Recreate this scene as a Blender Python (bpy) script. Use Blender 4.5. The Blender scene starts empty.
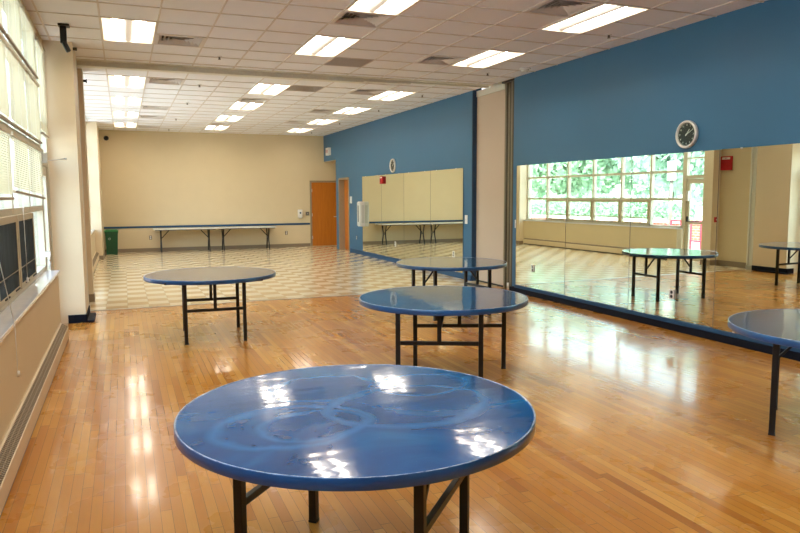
import bpy, bmesh, math, random
from mathutils import Vector, Matrix
random.seed(7)
sc = bpy.context.scene
COL = sc.collection
PI = math.pi

# ------------------------------------------------------------------ materials
def hexc(h):
    h = h.lstrip('#'); v = [int(h[i:i+2], 16)/255 for i in (0, 2, 4)]
    return tuple((c/12.92 if c <= .04045 else ((c+.055)/1.055)**2.4) for c in v) + (1,)

class NT:
    """small node-tree helper"""
    def __init__(s, name):
        s.m = bpy.data.materials.new(name); s.m.use_nodes = True
        s.t = s.m.node_tree; s.b = s.t.nodes['Principled BSDF']; s.out = s.t.nodes['Material Output']
    def n(s, kind, **k):
        nd = s.t.nodes.new(kind)
        for a, v in k.items(): setattr(nd, a, v)
        return nd
    def l(s, a, b): s.t.links.new(a, b)
    def put(s, sock, v):
        if hasattr(v, 'links') or isinstance(v, bpy.types.NodeSocket): s.l(v, sock)
        else: sock.default_value = v
    def math(s, op, a, b=None, c=None):
        nd = s.n('ShaderNodeMath', operation=op)
        s.put(nd.inputs[0], a)
        if b is not None: s.put(nd.inputs[1], b)
        if c is not None: s.put(nd.inputs[2], c)
        return nd.outputs[0]
    def mix(s, f, a, b, mode='MIX'):
        nd = s.n('ShaderNodeMix', data_type='RGBA', blend_type=mode)
        s.put(nd.inputs[0], f); s.put(nd.inputs[6], a); s.put(nd.inputs[7], b)
        return nd.outputs[2]
    def coords(s, kind='Object', scale=None):
        o = s.n('ShaderNodeTexCoord').outputs[kind]
        if scale is not None:
            mp = s.n('ShaderNodeMapping'); mp.inputs['Scale'].default_value = scale; s.l(o, mp.inputs[0]); o = mp.outputs[0]
        return o
    def noise(s, co, scale=5, detail=3, rough=.5, dist=0):
        nd = s.n('ShaderNodeTexNoise'); s.l(co, nd.inputs['Vector'])
        nd.inputs['Scale'].default_value = scale; nd.inputs['Detail'].default_value = detail
        nd.inputs['Roughness'].default_value = rough; nd.inputs['Distortion'].default_value = dist
        return nd.outputs['Fac']
    def ramp(s, f, stops):
        nd = s.n('ShaderNodeValToRGB'); s.l(f, nd.inputs[0]); e = nd.color_ramp.elements
        while len(e) > 1: e.remove(e[-1])
        e[0].position, e[0].color = stops[0]
        for p, c in stops[1:]:
            x = e.new(p); x.color = c
        return nd.outputs[0]
    def bump(s, h, strength=.2, dist=.002):
        nd = s.n('ShaderNodeBump'); nd.inputs['Strength'].default_value = strength
        nd.inputs['Distance'].default_value = dist; s.l(h, nd.inputs['Height']); s.l(nd.outputs[0], s.b.inputs['Normal']); return nd
    def set(s, **k):
        for a, v in k.items(): s.put(s.b.inputs[a.replace('_', ' ')], v)

def simple(name, col, rough=.5, metal=0, var=.06, scale=30, bump=0, bdist=.001, coat=0, spec=.5):
    n = NT(name); c = hexc(col) if isinstance(col, str) else col
    co = n.coords()
    f = n.noise(co, scale, 4)
    d = tuple(x*(1-var*2) for x in c[:3])+(1,)
    u = tuple(min(1, x*(1+var)) for x in c[:3])+(1,)
    n.set(Base_Color=n.mix(f, d, u), Roughness=rough, Metallic=metal)
    n.b.inputs['Specular IOR Level'].default_value = spec
    if coat: n.b.inputs['Coat Weight'].default_value = coat; n.b.inputs['Coat Roughness'].default_value = .08
    if bump: n.bump(f, bump, bdist)
    return n.m

def mat_wood_floor():
    n = NT('maple_strip_floor'); co = n.coords()
    sp = n.n('ShaderNodeSeparateXYZ'); n.l(co, sp.inputs[0]); X, Y = sp.outputs[0], sp.outputs[1]
    w, L = .057, 1.05
    xs = n.math('DIVIDE', X, w); row = n.math('FLOOR', xs); fx = n.math('FRACT', xs)
    wn = n.n('ShaderNodeTexWhiteNoise', noise_dimensions='1D'); n.l(row, wn.inputs['W'])
    ys = n.math('ADD', n.math('DIVIDE', Y, L), n.math('MULTIPLY', wn.outputs['Value'], 7.3))
    idx = n.math('FLOOR', ys); fy = n.math('FRACT', ys)
    cv = n.n('ShaderNodeCombineXYZ'); n.l(row, cv.inputs[0]); n.l(idx, cv.inputs[1])
    w2 = n.n('ShaderNodeTexWhiteNoise', noise_dimensions='2D'); n.l(cv.outputs[0], w2.inputs['Vector'])
    r = w2.outputs['Value']
    base = n.ramp(r, [(0, hexc('#a3651f')), (.12, hexc('#bb7c2b')), (.5, hexc('#c88c37')), (.85, hexc('#d19842')), (1, hexc('#dfaa55'))])
    # grain, shifted per board
    mp = n.n('ShaderNodeMapping'); mp.inputs['Scale'].default_value = (60, 3, 1); n.l(co, mp.inputs[0])
    va = n.n('ShaderNodeVectorMath', operation='ADD'); n.l(mp.outputs[0], va.inputs[0]); n.l(w2.outputs['Color'], va.inputs[1])
    g = n.noise(va.outputs[0], 1.6, 6, .65, .6)
    col = n.mix(n.math('MULTIPLY', g, .55), base, hexc('#a8682a'))
    big = n.noise(co, .6, 3)
    col = n.mix(n.math('MULTIPLY', big, .22), col, hexc('#8f5a28'))
    gap = n.math('MAXIMUM', n.math('LESS_THAN', fx, .045), n.math('LESS_THAN', fy, .004))
    col = n.mix(n.math('MULTIPLY', gap, .8), col, hexc('#4e2d10'))
    rr = n.math('MULTIPLY_ADD', n.noise(co, 2.2, 4), .16, .2)
    n.set(Base_Color=col, Roughness=rr)
    n.b.inputs['Specular IOR Level'].default_value = .15
    n.b.inputs['Coat Weight'].default_value = .75; n.b.inputs['Coat Roughness'].default_value = .1; n.b.inputs['Coat IOR'].default_value = 1.22
    # boards cup slightly and each lies at its own tiny tilt, so reflections break up along them
    tilt = n.math('MULTIPLY', n.math('SUBTRACT', r, .5), fx)
    wv = n.noise(n.coords(scale=(9, 1.6, 1)), 1, 1)
    hh = n.math('ADD', n.math('ADD', n.math('MULTIPLY', tilt, .35), n.math('MULTIPLY', wv, 1.0)), n.math('MULTIPLY', gap, -1.2))
    n.bump(hh, .16, .0014)
    n.l(n.b.inputs['Normal'].links[0].from_socket, n.b.inputs['Coat Normal'])
    return n.m

def mat_vinyl():
    n = NT('checker_vinyl_tile'); co = n.coords()
    sp = n.n('ShaderNodeSeparateXYZ'); n.l(co, sp.inputs[0])
    T = .305
    a = n.math('DIVIDE', sp.outputs[0], T); b = n.math('DIVIDE', sp.outputs[1], T)
    ck = n.math('MODULO', n.math('ABSOLUTE', n.math('ADD', n.math('FLOOR', a), n.math('FLOOR', b))), 2)
    f = n.noise(co, 60, 5)
    c1 = n.mix(f, hexc('#dccba6'), hexc('#ebdfc2')); c2 = n.mix(f, hexc('#bfa579'), hexc('#ceb58b'))
    col = n.mix(ck, c1, c2)
    fa, fb = n.math('FRACT', a), n.math('FRACT', b)
    gap = n.math('MAXIMUM', n.math('LESS_THAN', fa, .012), n.math('LESS_THAN', fb, .012))
    col = n.mix(n.math('MULTIPLY', gap, .5), col, hexc('#6e5a3c'))
    n.set(Base_Color=col, Roughness=.2); n.b.inputs['IOR'].default_value = 1.45
    n.b.inputs['Coat Weight'].default_value = .3; n.b.inputs['Coat Roughness'].default_value = .06
    wv = n.noise(co, 3.2, 2); n.bump(n.math('ADD', wv, n.math('MULTIPLY', gap, -.3)), .15, .002)
    n.l(n.b.inputs['Normal'].links[0].from_socket, n.b.inputs['Coat Normal'])
    return n.m

def mat_ceiling_tile():
    n = NT('acoustic_tile'); co = n.coords()
    f = n.noise(co, 90, 6, .8); g = n.noise(co, 1.2, 3)
    col = n.mix(f, hexc('#e4e5e8'), hexc('#f3f4f8'))
    col = n.mix(n.math('MULTIPLY', g, .25), col, hexc('#e2e0e0'))
    n.set(Base_Color=col, Roughness=.95); n.b.inputs['Specular IOR Level'].default_value = .1
    n.bump(f, .25, .002)
    return n.m

def mat_tabletop(name='blue_stained_tabletop'):
    n = NT(name); co = n.coords()
    big = n.noise(co, 1.7, 4, .6, 1.2); fine = n.noise(n.coords(scale=(2, 14, 1)), 3, 5, .6)
    col = n.ramp(big, [(.25, hexc('#03365e')), (.5, hexc('#084e80')), (.75, hexc('#1b709e'))])
    col = n.mix(n.math('MULTIPLY', fine, .35), col, hexc('#033e70'))
    # wiped swirl rings left in the stain
    sw = None
    for (cx, cy, r, wd) in ((-.33, -.12, .30, .04), (.22, -.05, .34, .05), (-.05, .36, .27, .035), (-.25, -.15, .2, .035), (.4, .25, .22, .04)):
        vm = n.n('ShaderNodeVectorMath', operation='SUBTRACT'); n.l(co, vm.inputs[0]); vm.inputs[1].default_value = (cx, cy, 0)
        sc_ = n.n('ShaderNodeVectorMath', operation='MULTIPLY'); n.l(vm.outputs[0], sc_.inputs[0]); sc_.inputs[1].default_value = (1, 1.25, 0)
        ln = n.n('ShaderNodeVectorMath', operation='LENGTH'); n.l(sc_.outputs[0], ln.inputs[0])
        d = n.math('ABSOLUTE', n.math('SUBTRACT', n.math('ADD', ln.outputs['Value'], n.math('MULTIPLY', big, .22)), r+.11))
        m_ = n.math('MAXIMUM', n.math('SUBTRACT', 1, n.math('DIVIDE', d, wd)), 0)
        sw = m_ if sw is None else n.math('MAXIMUM', sw, m_)
    col = n.mix(n.math('MULTIPLY', sw, .3), col, hexc('#3f93cc'))
    spk = n.math('GREATER_THAN', n.noise(co, 120, 2), .79)
    col = n.mix(n.math('MULTIPLY', spk, .5), col, hexc('#9fbad0'))
    n.set(Base_Color=col, Roughness=n.math('MULTIPLY_ADD', fine, .08, .10))
    n.b.inputs['Specular IOR Level'].default_value = .1
    n.b.inputs['Coat Weight'].default_value = .9; n.b.inputs['Coat Roughness'].default_value = .04; n.b.inputs['Coat IOR'].default_value = 1.29
    wv = n.noise(n.coords(scale=(2.0, 6, 1)), 1.6, 1.5); n.bump(wv, .25, .004)
    n.l(n.b.inputs['Normal'].links[0].from_socket, n.b.inputs['Coat Normal'])
    return n.m

def mat_edge():
    n = NT('blue_edge_band'); co = n.coords()
    sp = n.n('ShaderNodeSeparateXYZ'); n.l(co, sp.inputs[0])
    f = n.noise(co, 22, 5, .7); g = n.noise(co, 4, 3)
    col = n.mix(g, hexc('#062a4c'), hexc('#125a94'))
    chip = n.math('GREATER_THAN', n.math('ADD', f, n.math('MULTIPLY', n.math('SUBTRACT', sp.outputs[2], .7385), 90)), .66)
    col = n.mix(n.math('MULTIPLY', chip, .6), col, hexc('#b9c2cc'))
    n.set(Base_Color=col, Roughness=.28); n.b.inputs['Coat Weight'].default_value = .4
    return n.m

def mat_glass(base=.05, name='window_glass', k=.9):
    n = NT(name)
    tr = n.n('ShaderNodeBsdfTransparent'); tr.inputs[0].default_value = (.93, .97, .96, 1)
    gl = n.n('ShaderNodeBsdfGlossy'); gl.inputs['Roughness'].default_value = .01
    lw = n.n('ShaderNodeLayerWeight'); lw.inputs['Blend'].default_value = .5
    fr = n.math('MULTIPLY_ADD', n.math('POWER', lw.outputs['Facing'], 5), k, base)
    mx = n.n('ShaderNodeMixShader'); n.l(fr, mx.inputs[0]); n.l(tr.outputs[0], mx.inputs[1]); n.l(gl.outputs[0], mx.inputs[2])
    n.l(mx.outputs[0], n.out.inputs[0]); return n.m

def mat_screen():
    n = NT('insect_screen')
    tr = n.n('ShaderNodeBsdfTransparent'); df = n.n('ShaderNodeBsdfDiffuse')
    co = n.coords(scale=(1, 7, .7)); f = n.noise(co, 3, 3)
    n.l(n.mix(f, hexc('#141517'), hexc('#3c3e42')), df.inputs[0])
    mx = n.n('ShaderNodeMixShader'); mx.inputs[0].default_value = .97
    n.l(tr.outputs[0], mx.inputs[1]); n.l(df.outputs[0], mx.inputs[2]); n.l(mx.outputs[0], n.out.inputs[0]); return n.m

def mat_slat():
    n = NT('cream_blind_slat'); co = n.coords(); f = n.noise(co, 12, 3)
    tr = n.n('ShaderNodeBsdfTranslucent'); df = n.n('ShaderNodeBsdfDiffuse')
    c = n.mix(f, hexc('#d3caac'), hexc('#e0d8be')); n.l(c, df.inputs[0]); n.l(c, tr.inputs[0])
    mx = n.n('ShaderNodeMixShader'); mx.inputs[0].default_value = .24
    n.l(df.outputs[0], mx.inputs[1]); n.l(tr.outputs[0], mx.inputs[2]); n.l(mx.outputs[0], n.out.inputs[0]); return n.m

def mat_mirror():
    n = NT('silvered_mirror'); n.set(Base_Color=(.82, .88, .77, 1), Metallic=1.0, Roughness=.0)
    return n.m

def mat_emit(name, col, s, alb=.7):
    n = NT(name); n.set(Base_Color=(alb, alb, alb, 1), Roughness=.6)
    n.b.inputs['Emission Color'].default_value = col; n.b.inputs['Emission Strength'].default_value = s
    return n.m

def mat_wood_door():
    n = NT('orange_maple_door'); f = n.noise(n.coords(scale=(9, 9, .6)), 3, 5, .6, .8)
    n.set(Base_Color=n.mix(f, hexc('#a85a14'), hexc('#cf7f27')), Roughness=.35); return n.m

def mat_brick():
    n = NT('red_brick'); co = n.coords()
    sp = n.n('ShaderNodeSeparateXYZ'); n.l(co, sp.inputs[0]); cb = n.n('ShaderNodeCombineXYZ'); n.l(sp.outputs[1], cb.inputs[0]); n.l(sp.outputs[2], cb.inputs[1])
    b = n.n('ShaderNodeTexBrick'); n.l(cb.outputs[0], b.inputs[0]); b.inputs['Scale'].default_value = 2.4
    b.inputs['Color1'].default_value = hexc('#b4503c'); b.inputs['Color2'].default_value = hexc('#9a4030'); b.inputs['Mortar'].default_value = hexc('#c0aa98')
    n.set(Base_Color=b.outputs['Color'], Roughness=.9); return n.m

def mat_leaf(a, b, name):
    n = NT(name); f = n.noise(n.coords(), 1.3, 3)
    c = n.mix(f, hexc(a), hexc(b)); df = n.n('ShaderNodeBsdfDiffuse'); tr = n.n('ShaderNodeBsdfTranslucent')
    n.l(c, df.inputs[0]); n.l(c, tr.inputs[0]); mx = n.n('ShaderNodeMixShader'); mx.inputs[0].default_value = .5
    n.l(df.outputs[0], mx.inputs[1]); n.l(tr.outputs[0], mx.inputs[2]); n.l(mx.outputs[0], n.out.inputs[0])
    return n.m

M = dict(
    wood=mat_wood_floor(), vinyl=mat_vinyl(), tile=mat_ceiling_tile(), top=mat_tabletop(), edge=mat_edge(),
    glass=mat_glass(), cglass=mat_glass(.012, 'clock_glass', .25), screen=mat_screen(), slat=mat_slat(), mirror=mat_mirror(), door=mat_wood_door(), brick=mat_brick(),
    cream=simple('cream_paint', '#d3c19c', .6, var=.02, scale=3, bump=.03),
    creamcol=simple('cream_pillar_paint', '#dbcaab', .55, var=.02, scale=3),
    blue=simple('blue_wall_paint', '#38698c', .42, var=.03, scale=2, spec=.35),
    bluedark=simple('dark_blue_reveal', '#1d3c5c', .5, var=.03),  # darker blue than the wall, for its far end face
    rail=simple('blue_chair_rail', '#1c496e', .6),
    grid=simple('ceiling_grid_metal', '#d3cac1', .5, var=.02),
    fixture=simple('fixture_white_enamel', '#ded6c9', .5, var=.02),
    ventm=simple('vent_enamel', '#d3cbc5', .5, var=.02),
    ventdark=simple('vent_throat_dark', '#6b625c', .9),
    blank=simple('grey_return_grille', '#bdb5ad', .7, var=.1, scale=80),
    track=simple('grey_green_track_metal', '#dcdacd', .45, metal=.2),
    bronze=simple('dark_bronze_channel', '#4c4436', .4, metal=.5),
    bronzel=simple('light_bronze_channel', '#857a66', .35, metal=.6),
    panel=simple('beige_partition_fabric', '#c6b5a2', .85, var=.06, scale=120, bump=.2, bdist=.001),
    navy=simple('navy_rubber_base', '#070e1e', .7, spec=.2),
    taupe=simple('taupe_rubber_base', '#8a7a63', .5),
    black=simple('black_powder_coat', '#0b0908', .35, var=.15),
    blackpl=simple('black_plastic', '#0a0a0c', .3),
    white=simple('white_plastic', '#e6e4de', .4, var=.02),
    whitegrey=simple('off_white_enamel', '#cfcfc8', .45, var=.02),
    silver=simple('brushed_silver', '#dedad5', .3, metal=.5, var=.03),
    aluminium=simple('aluminium_strip', '#b4b0a6', .3, metal=.7),
    red=simple('red_enamel', '#b8101a', .35, var=.05),
    redout=simple('red_painted_steel', '#d23a52', .5),
    wframe=simple('khaki_window_frame', '#b5a98c', .5, var=.04),
    wframel=simple('light_window_frame', '#c9c1aa', .5, var=.03),
    sill=simple('polished_pale_stone', '#e4e5ea', .12, var=.06, scale=14, coat=.5),
    frame=simple('taupe_door_frame', '#9a876c', .45),
    green=simple('dark_green_plastic', '#064a2c', .4),
    greenl=simple('bright_green_plastic', '#147a3c', .4),
    grey=simple('grey_plate', '#6f6a62', .5),
    lam=simple('grey_white_laminate', '#d5d2c8', .3, var=.03),
    concrete=simple('pale_concrete', '#d8d4cc', .9, var=.08, scale=2),
    bark=simple('brown_bark', '#5b4a3a', .9, var=.2, scale=8),
    leaf1=mat_leaf('#82a98a', '#acc6ae', 'mid_green_leaves'), leaf2=mat_leaf('#98b8a6', '#bdd2c4', 'light_green_leaves'),
    soil=simple('dark_soil', '#5b4c3c', .95),
    grass=simple('lawn_green', '#6e9448', .9, var=.15, scale=6),
    lamp=mat_emit('lit_warm_lens', (1, .89, .74, 1), 15.0),
    lampc=mat_emit('lit_lamp_basket', (1, .82, .62, 1), .34, .4),
    lampw=mat_emit('lit_reflector_wing', (1, .84, .60, 1), .75),
)

# ------------------------------------------------------------------ mesh helpers
class MB:
    def __init__(s): s.bm = bmesh.new(); s.mats = []
    def mi(s, m):
        if m not in s.mats: s.mats.append(m)
        return s.mats.index(m)
    def _add(s, other, m):
        k = s.mi(m) if m is not None else 0
        for f in other.faces: f.material_index = k
        me = bpy.data.meshes.new('t'); other.to_mesh(me); other.free(); s.bm.from_mesh(me); bpy.data.meshes.remove(me)
    def box(s, x0, x1, y0, y1, z0, z1, m=None, bev=0, mat=None):
        b = bmesh.new(); bmesh.ops.create_cube(b, size=1)
        for v in b.verts: v.co = Vector(((x0+x1)/2+v.co.x*(x1-x0), (y0+y1)/2+v.co.y*(y1-y0), (z0+z1)/2+v.co.z*(z1-z0)))
        if bev: bmesh.ops.bevel(b, geom=b.edges[:], offset=bev, segments=2, affect='EDGES', profile=.5)
        if mat is not None: bmesh.ops.transform(b, matrix=mat, verts=b.verts)
        s._add(b, m); return s
    def bar(s, p, q, w, h=None, m=None, up=(0, 0, 1), bev=.003):
        p, q = Vector(p), Vector(q); h = h or w; d = q-p; L = d.length; z = d.normalized()
        u = Vector(up)
        if abs(z.dot(u)) > .98: u = Vector((0, 1, 0))
        x = z.cross(u).normalized(); y = z.cross(x)
        R = Matrix((x, y, z)).transposed().to_4x4(); R.translation = (p+q)/2
        return s.box(-w/2, w/2, -h/2, h/2, -L/2, L/2, m, bev, R)
    def cyl(s, p, q, r, m=None, r2=None, n=20, caps=True):
        p, q = Vector(p), Vector(q); d = q-p; b = bmesh.new()
        bmesh.ops.create_cone(b, cap_ends=caps, segments=n, radius1=r, radius2=r if r2 is None else r2, depth=d.length)
        R = d.to_track_quat('Z', 'Y').to_matrix().to_4x4(); R.translation = (p+q)/2
        bmesh.ops.transform(b, matrix=R, verts=b.verts)
        for f in b.faces: f.smooth = len(f.verts) == 4
        s._add(b, m); return s
    def lathe(s, prof, m=None, n=64, mat=None, smooth=True):
        b = bmesh.new(); rings = []
        for r, z in prof:
            if r < 1e-6: rings.append([b.verts.new((0, 0, z))])
            else: rings.append([b.verts.new((r*math.cos(2*PI*i/n), r*math.sin(2*PI*i/n), z)) for i in range(n)])
        for A, B in zip(rings, rings[1:]):
            for i in range(n):
                j = (i+1) % n
                if len(A) == 1 and len(B) == 1: continue
                if len(A) == 1: f = b.faces.new((A[0], B[j], B[i]))
                elif len(B) == 1: f = b.faces.new((A[i], A[j], B[0]))
                else: f = b.faces.new((A[i], A[j], B[j], B[i]))
                f.smooth = smooth
        bmesh.ops.recalc_face_normals(b, faces=b.faces)
        if mat is not None: bmesh.ops.transform(b, matrix=mat, verts=b.verts)
        s._add(b, m); return s
    def prism(s, pts, axis, a, b_, m=None):
        """extrude a 2D outline: axis 'y' takes (x,z), 'x' takes (y,z), 'z' takes (x,y)"""
        b = bmesh.new()
        def P(u, v, w): return {'y': (u, w, v), 'x': (w, u, v), 'z': (u, v, w)}[axis]
        A = [b.verts.new(P(u, v, a)) for u, v in pts]; B = [b.verts.new(P(u, v, b_)) for u, v in pts]
        b.faces.new(A); b.faces.new(B[::-1]); k = len(pts)
        for i in range(k): b.faces.new((A[i], A[(i+1) % k], B[(i+1) % k], B[i]))
        bmesh.ops.recalc_face_normals(b, faces=b.faces); s._add(b, m); return s
    def quad(s, pts, m=None):
        b = bmesh.new(); b.faces.new([b.verts.new(p) for p in pts]); s._add(b, m); return s
    def mesh(s, me, m=None, mat=None):
        b = bmesh.new(); b.from_mesh(me)
        if mat is not None: bmesh.ops.transform(b, matrix=mat, verts=b.verts)
        s._add(b, m); return s
    def build(s, name, mat, parent=None, at=None):
        """coordinates are the parent's own; 'at' moves the origin of a top-level mesh"""
        me = bpy.data.meshes.new(name)
        if at is not None: bmesh.ops.translate(s.bm, vec=-Vector(at), verts=s.bm.verts)
        s.bm.to_mesh(me); s.bm.free()
        if not s.mats or s.mats == [None]: me.materials.append(mat)
        else:
            for k in s.mats: me.materials.append(k if k is not None else mat)
        o = bpy.data.objects.new(name, me); COL.objects.link(o)
        if parent is not None: o.parent = parent
        if at is not None: o.location = at
        return o

def tag(o, label=None, cat=None, group=None, kind=None):
    if label: o['label'] = label
    if cat: o['category'] = cat
    if group: o['group'] = group
    if kind: o['kind'] = kind
    return o
def thing(name, label, cat, loc=(0, 0, 0), rz=0, group=None):
    o = bpy.data.objects.new(name, None); COL.objects.link(o); o.empty_display_size = .1
    o.location = loc; o.rotation_euler = (0, 0, rz); return tag(o, label, cat, group)
def struct(o, label=None):
    o['kind'] = 'structure'
    if label: o['label'] = label
    return o
def copy_tree(o, parent=None):
    c = o.copy(); COL.objects.link(c)
    if parent is not None: c.parent = parent
    for ch in list(o.children): copy_tree(ch, c)
    return c
def text_mesh(body, size, ext=.001):
    cu = bpy.data.curves.new('t', 'FONT'); cu.body = body; cu.size = size; cu.extrude = ext; cu.align_x = 'CENTER'; cu.align_y = 'CENTER'
    o = bpy.data.objects.new('t', cu); COL.objects.link(o); dg = bpy.context.evaluated_depsgraph_get()
    me = bpy.data.meshes.new_from_object(o.evaluated_get(dg)); bpy.data.objects.remove(o); bpy.data.curves.remove(cu); return me

# ------------------------------------------------------------------ dimensions (metres; x to the right, y into the room)
ZC = 3.635          # suspended ceiling
XR = 6.25           # right wall
YB = 22.35          # back wall
YD = 10.96          # where wood meets vinyl
Y0 = -3.2           # wall behind the camera
XWIN = -.90         # window plane
XP = -.735          # parapet face under the windows
Y_NWALL = 10.34     # near blue wall ends
ZS = .82            # sill top

# ------------------------------------------------------------------ shell
struct(MB().box(-1.05, 8.0, Y0, YD, -.12, 0).build('floor', M['wood']), 'honey maple strip floor of the near half')
struct(MB().box(-1.05, 8.0, YD, YB+.2, -.12, 0).build('floor', M['vinyl']), 'beige checkered vinyl tile floor of the far half')
struct(MB().box(-.52, 6.3, YD-.03, YD+.03, -.01, .006, bev=.002).build('trim_1', M['aluminium']), 'thin metal strip where the wood floor meets the tile')

struct(MB().box(-.7, 7.8, YB, YB+.2, 0, 3.95).build('wall_back', M['cream']))
struct(MB().box(-1.05, 8.0, Y0-.2, Y0, 0, 3.95).build('wall_front', M['cream']))
# near right wall, blue
struct(MB().box(XR, XR+.5, Y0, Y_NWALL, 0, 3.95).build('wall_right', M['blue']), 'long blue wall beside the wood floor')
# far right wall: door opening y 19.55..20.62, end of wall at 20.98, header over the alcove
w = MB()
w.box(XR, XR+.2, 11.86, 19.62, 0, 3.95); w.box(XR, XR+.2, 19.62, 20.66, 2.22, 3.95); w.box(XR, XR+.2, 20.66, 20.98, 0, 3.95)
w.box(XR, XR+.2, 20.98, YB, 2.80, 3.95)
struct(w.build('wall_right', M['blue']), 'blue wall beside the tiled floor')
struct(MB().box(XR+.002, XR+.30, 11.84, 11.86, 0, ZC).build('trim_2', M['bluedark']), 'dark navy end of the far blue wall')
# alcove behind the far end of the blue wall
struct(MB().box(7.6, 7.8, 18.5, YB, 0, 2.9).build('wall_alcove', M['cream']))
struct(MB().box(XR+.2, 7.8, 18.4, 18.5, 0, 2.9).box(XR+.2, 7.6, 20.70, 20.80, 0, 2.9).build('wall_alcove', M['cream']))
struct(MB().box(XR+.003, 7.7, 20.985, YB, 2.79, 2.86).build('ceiling_alcove', M['cream']))
# pocket for the folded partition, between the two blue walls
struct(MB().box(XR+.42, XR+.5, Y_NWALL, 11.9, 0, 3.95).build('wall_pocket', M['cream']))

# ---- left side
w = MB()
w.box(-1.02, XP, Y0, 8.86, 0, ZS-.03)
struct(w.build('wall_left', M['cream']), 'cream wall below the near windows')
struct(MB().box(-1.02, XP, 13.2, 20.12, 0, ZS-.03).build('wall_left', M['cream']), 'cream wall below the far windows')
struct(MB().box(-1.05, -.52, 9.97, 10.78, 0, 3.95).build('wall_pillar', M['creamcol']), 'wide cream pillar at the end of the near windows')
struct(MB().box(-1.05, -.80, 10.78, 11.95, 0, 3.95).build('wall_left', M['cream']), 'cream recess between the pillars')
struct(MB().box(-1.05, -.50, 11.95, 12.22, 0, 3.95).build('wall_pillar', M['creamcol']), 'cream pilaster beside the far outside door')
struct(MB().box(-1.05, -.56, 20.12, YB, 0, 3.95).build('wall_pillar', M['creamcol']), 'cream pilaster in the far left corner')
struct(MB().box(-1.05, -.93, Y0, -.45, 0, 3.95).build('wall_left', M['cream']), 'cream wall behind the near windows')
# window head band
struct(MB().box(-1.05, -.86, -.5, 9.97, 3.56, 3.95).box(-1.05, -.86, 12.22, 20.12, 3.56, 3.95).build('trim_3', M['creamcol']))
# sills
def sill(y0, y1, lab):
    return struct(MB().box(-.93, XP+.02, y0, y1, ZS-.03, ZS, bev=.004).build('trim_sill', M['sill']), lab)
sill(Y0, 8.88, 'polished pale window sill of the near room'); sill(13.17, 20.12, 'polished pale window sill of the far room')

# baseboards
struct(MB().box(XR-.075, XR+.01, Y0, 10.3, 0, .085, bev=.004).build('baseboard_right', M['navy']))
struct(MB().box(XR-.06, XR+.01, Y0, 10.16, .085, .132, bev=.003).build('trim_6', M['rail']), 'blue painted ledge under the near mirror')
b = MB(); b.box(XR-.015, XR+.01, 11.86, 19.55, 0, .11); struct(b.build('baseboard_right', M['rail']))
struct(MB().box(-.545, 5.74, YB-.015, YB, 0, .11).build('baseboard_back', M['taupe']))
struct(MB().box(-.52, -.505, 9.955, 10.78, 0, .11).box(-.735, -.505, 9.955, 9.97, 0, .11).box(-.505, -.42, 9.93, 10.6, 0, .03, bev=.004).build('baseboard_left', M['navy']))
struct(MB().box(-.80, -.785, 10.92, 11.94, 0, .12).box(-.79, -.485, 11.935, 11.95, 0, .12).box(-.50, -.485, 11.95, 12.22, 0, .12)
       .box(-.90, -.545, 20.105, 20.12, 0, .1).box(-.56, -.545, 20.12, YB-.015, 0, .1).build('baseboard_left', M['taupe']))
# chair rail on the back wall
struct(MB().box(-.56, 5.74, YB-.02, YB, .725, .785, bev=.003).build('trim_4', M['rail']), 'blue chair rail along the back wall')

# ------------------------------------------------------------------ ceiling tiles, grid and what sits in it
GX = [-.154+.6096*k for k in range(-1, 11)]           # column lines
NY = [7.264+.6096*k for k in range(-17, 7)]           # rows of the near half
FY = [12.37+.635*k for k in range(-1, 16)]            # rows of the far half
def gx(k): return -.154+.6096*k
def ny(k): return 7.264+.6096*k
def fy(k): return 12.37+.635*k
lights, vents, blanks = [], [], []      # (col, row, zone)
for r in (2, -2, -6, -10): lights += [(0, r, 'n'), (4, r, 'n')]  # last two rows sit out of view, added to light the room
for r in (2, -2, -6, -10): lights.append((8, r, 'n'))
lights = [l for l in lights if not (l[0] == 0 and l[1] == -99)]
for r in (0, 4, 8, 12):
    for c in (0, 4, 8): lights.append((c, r, 'f'))
vents = [(4, 0, 'n'), (7, 3, 'n'), (7, -2, 'n'), (1, 3, 'n'), (1, 0, 'f'), (7, 0, 'f'), (1, 6, 'f'), (1, 9, 'f'), (1, 13, 'f'),
         (4, 3, 'f'), (7, 5, 'f'), (4, 11, 'f'), (7, 9, 'f')]
blanks = [(5, 4, 'n'), (5, 0, 'f')]
holes = set(); lights_mid = set()
for c, r, z in lights: holes |= {(c, r, z), (c, r+1, z)}; lights_mid.add((c, r+1, z))
for q in vents+blanks: holes.add(q)

def tiles(zone, xlines, k0, k1, fn, ylo, yhi):
    t = MB(); g = MB(); x0s = [-.86]+[gx(k) for k in range(-1, 11)]+[XR]
    ks = list(range(k0, k1)); ys = [(max(fn(k), ylo), min(fn(k+1), yhi), k) for k in ks]
    for (a, b_, k) in ys:
        if b_ <= a: continue
        for ci in range(len(x0s)-1):
            col = ci-2
            if (col, k, zone) in holes: continue
            t.quad([(x0s[ci], a, ZC+.007), (x0s[ci], b_, ZC+.007), (x0s[ci+1], b_, ZC+.007), (x0s[ci+1], a, ZC+.007)])
    for k in range(-1, 11): g.box(gx(k)-.009, gx(k)+.009, ylo, yhi, ZC-.002, ZC+.012)
    for k in range(k0, k1+1):
        y = fn(k)
        if not ylo < y < yhi: continue
        for ci in range(len(x0s)-1):
            if (ci-2, k, zone) in lights_mid: continue
            g.box(x0s[ci], x0s[ci+1], y-.008, y+.008, ZC-.002, ZC+.011)
    return t, g
t, g = tiles('n', None, -17, 7, ny, Y0, 11.13)
struct(t.build('ceiling', M['tile']), 'white acoustic tiles over the wood floor'); struct(g.build('trim_5', M['grid']), 'suspended ceiling grid of the near half')
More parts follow.
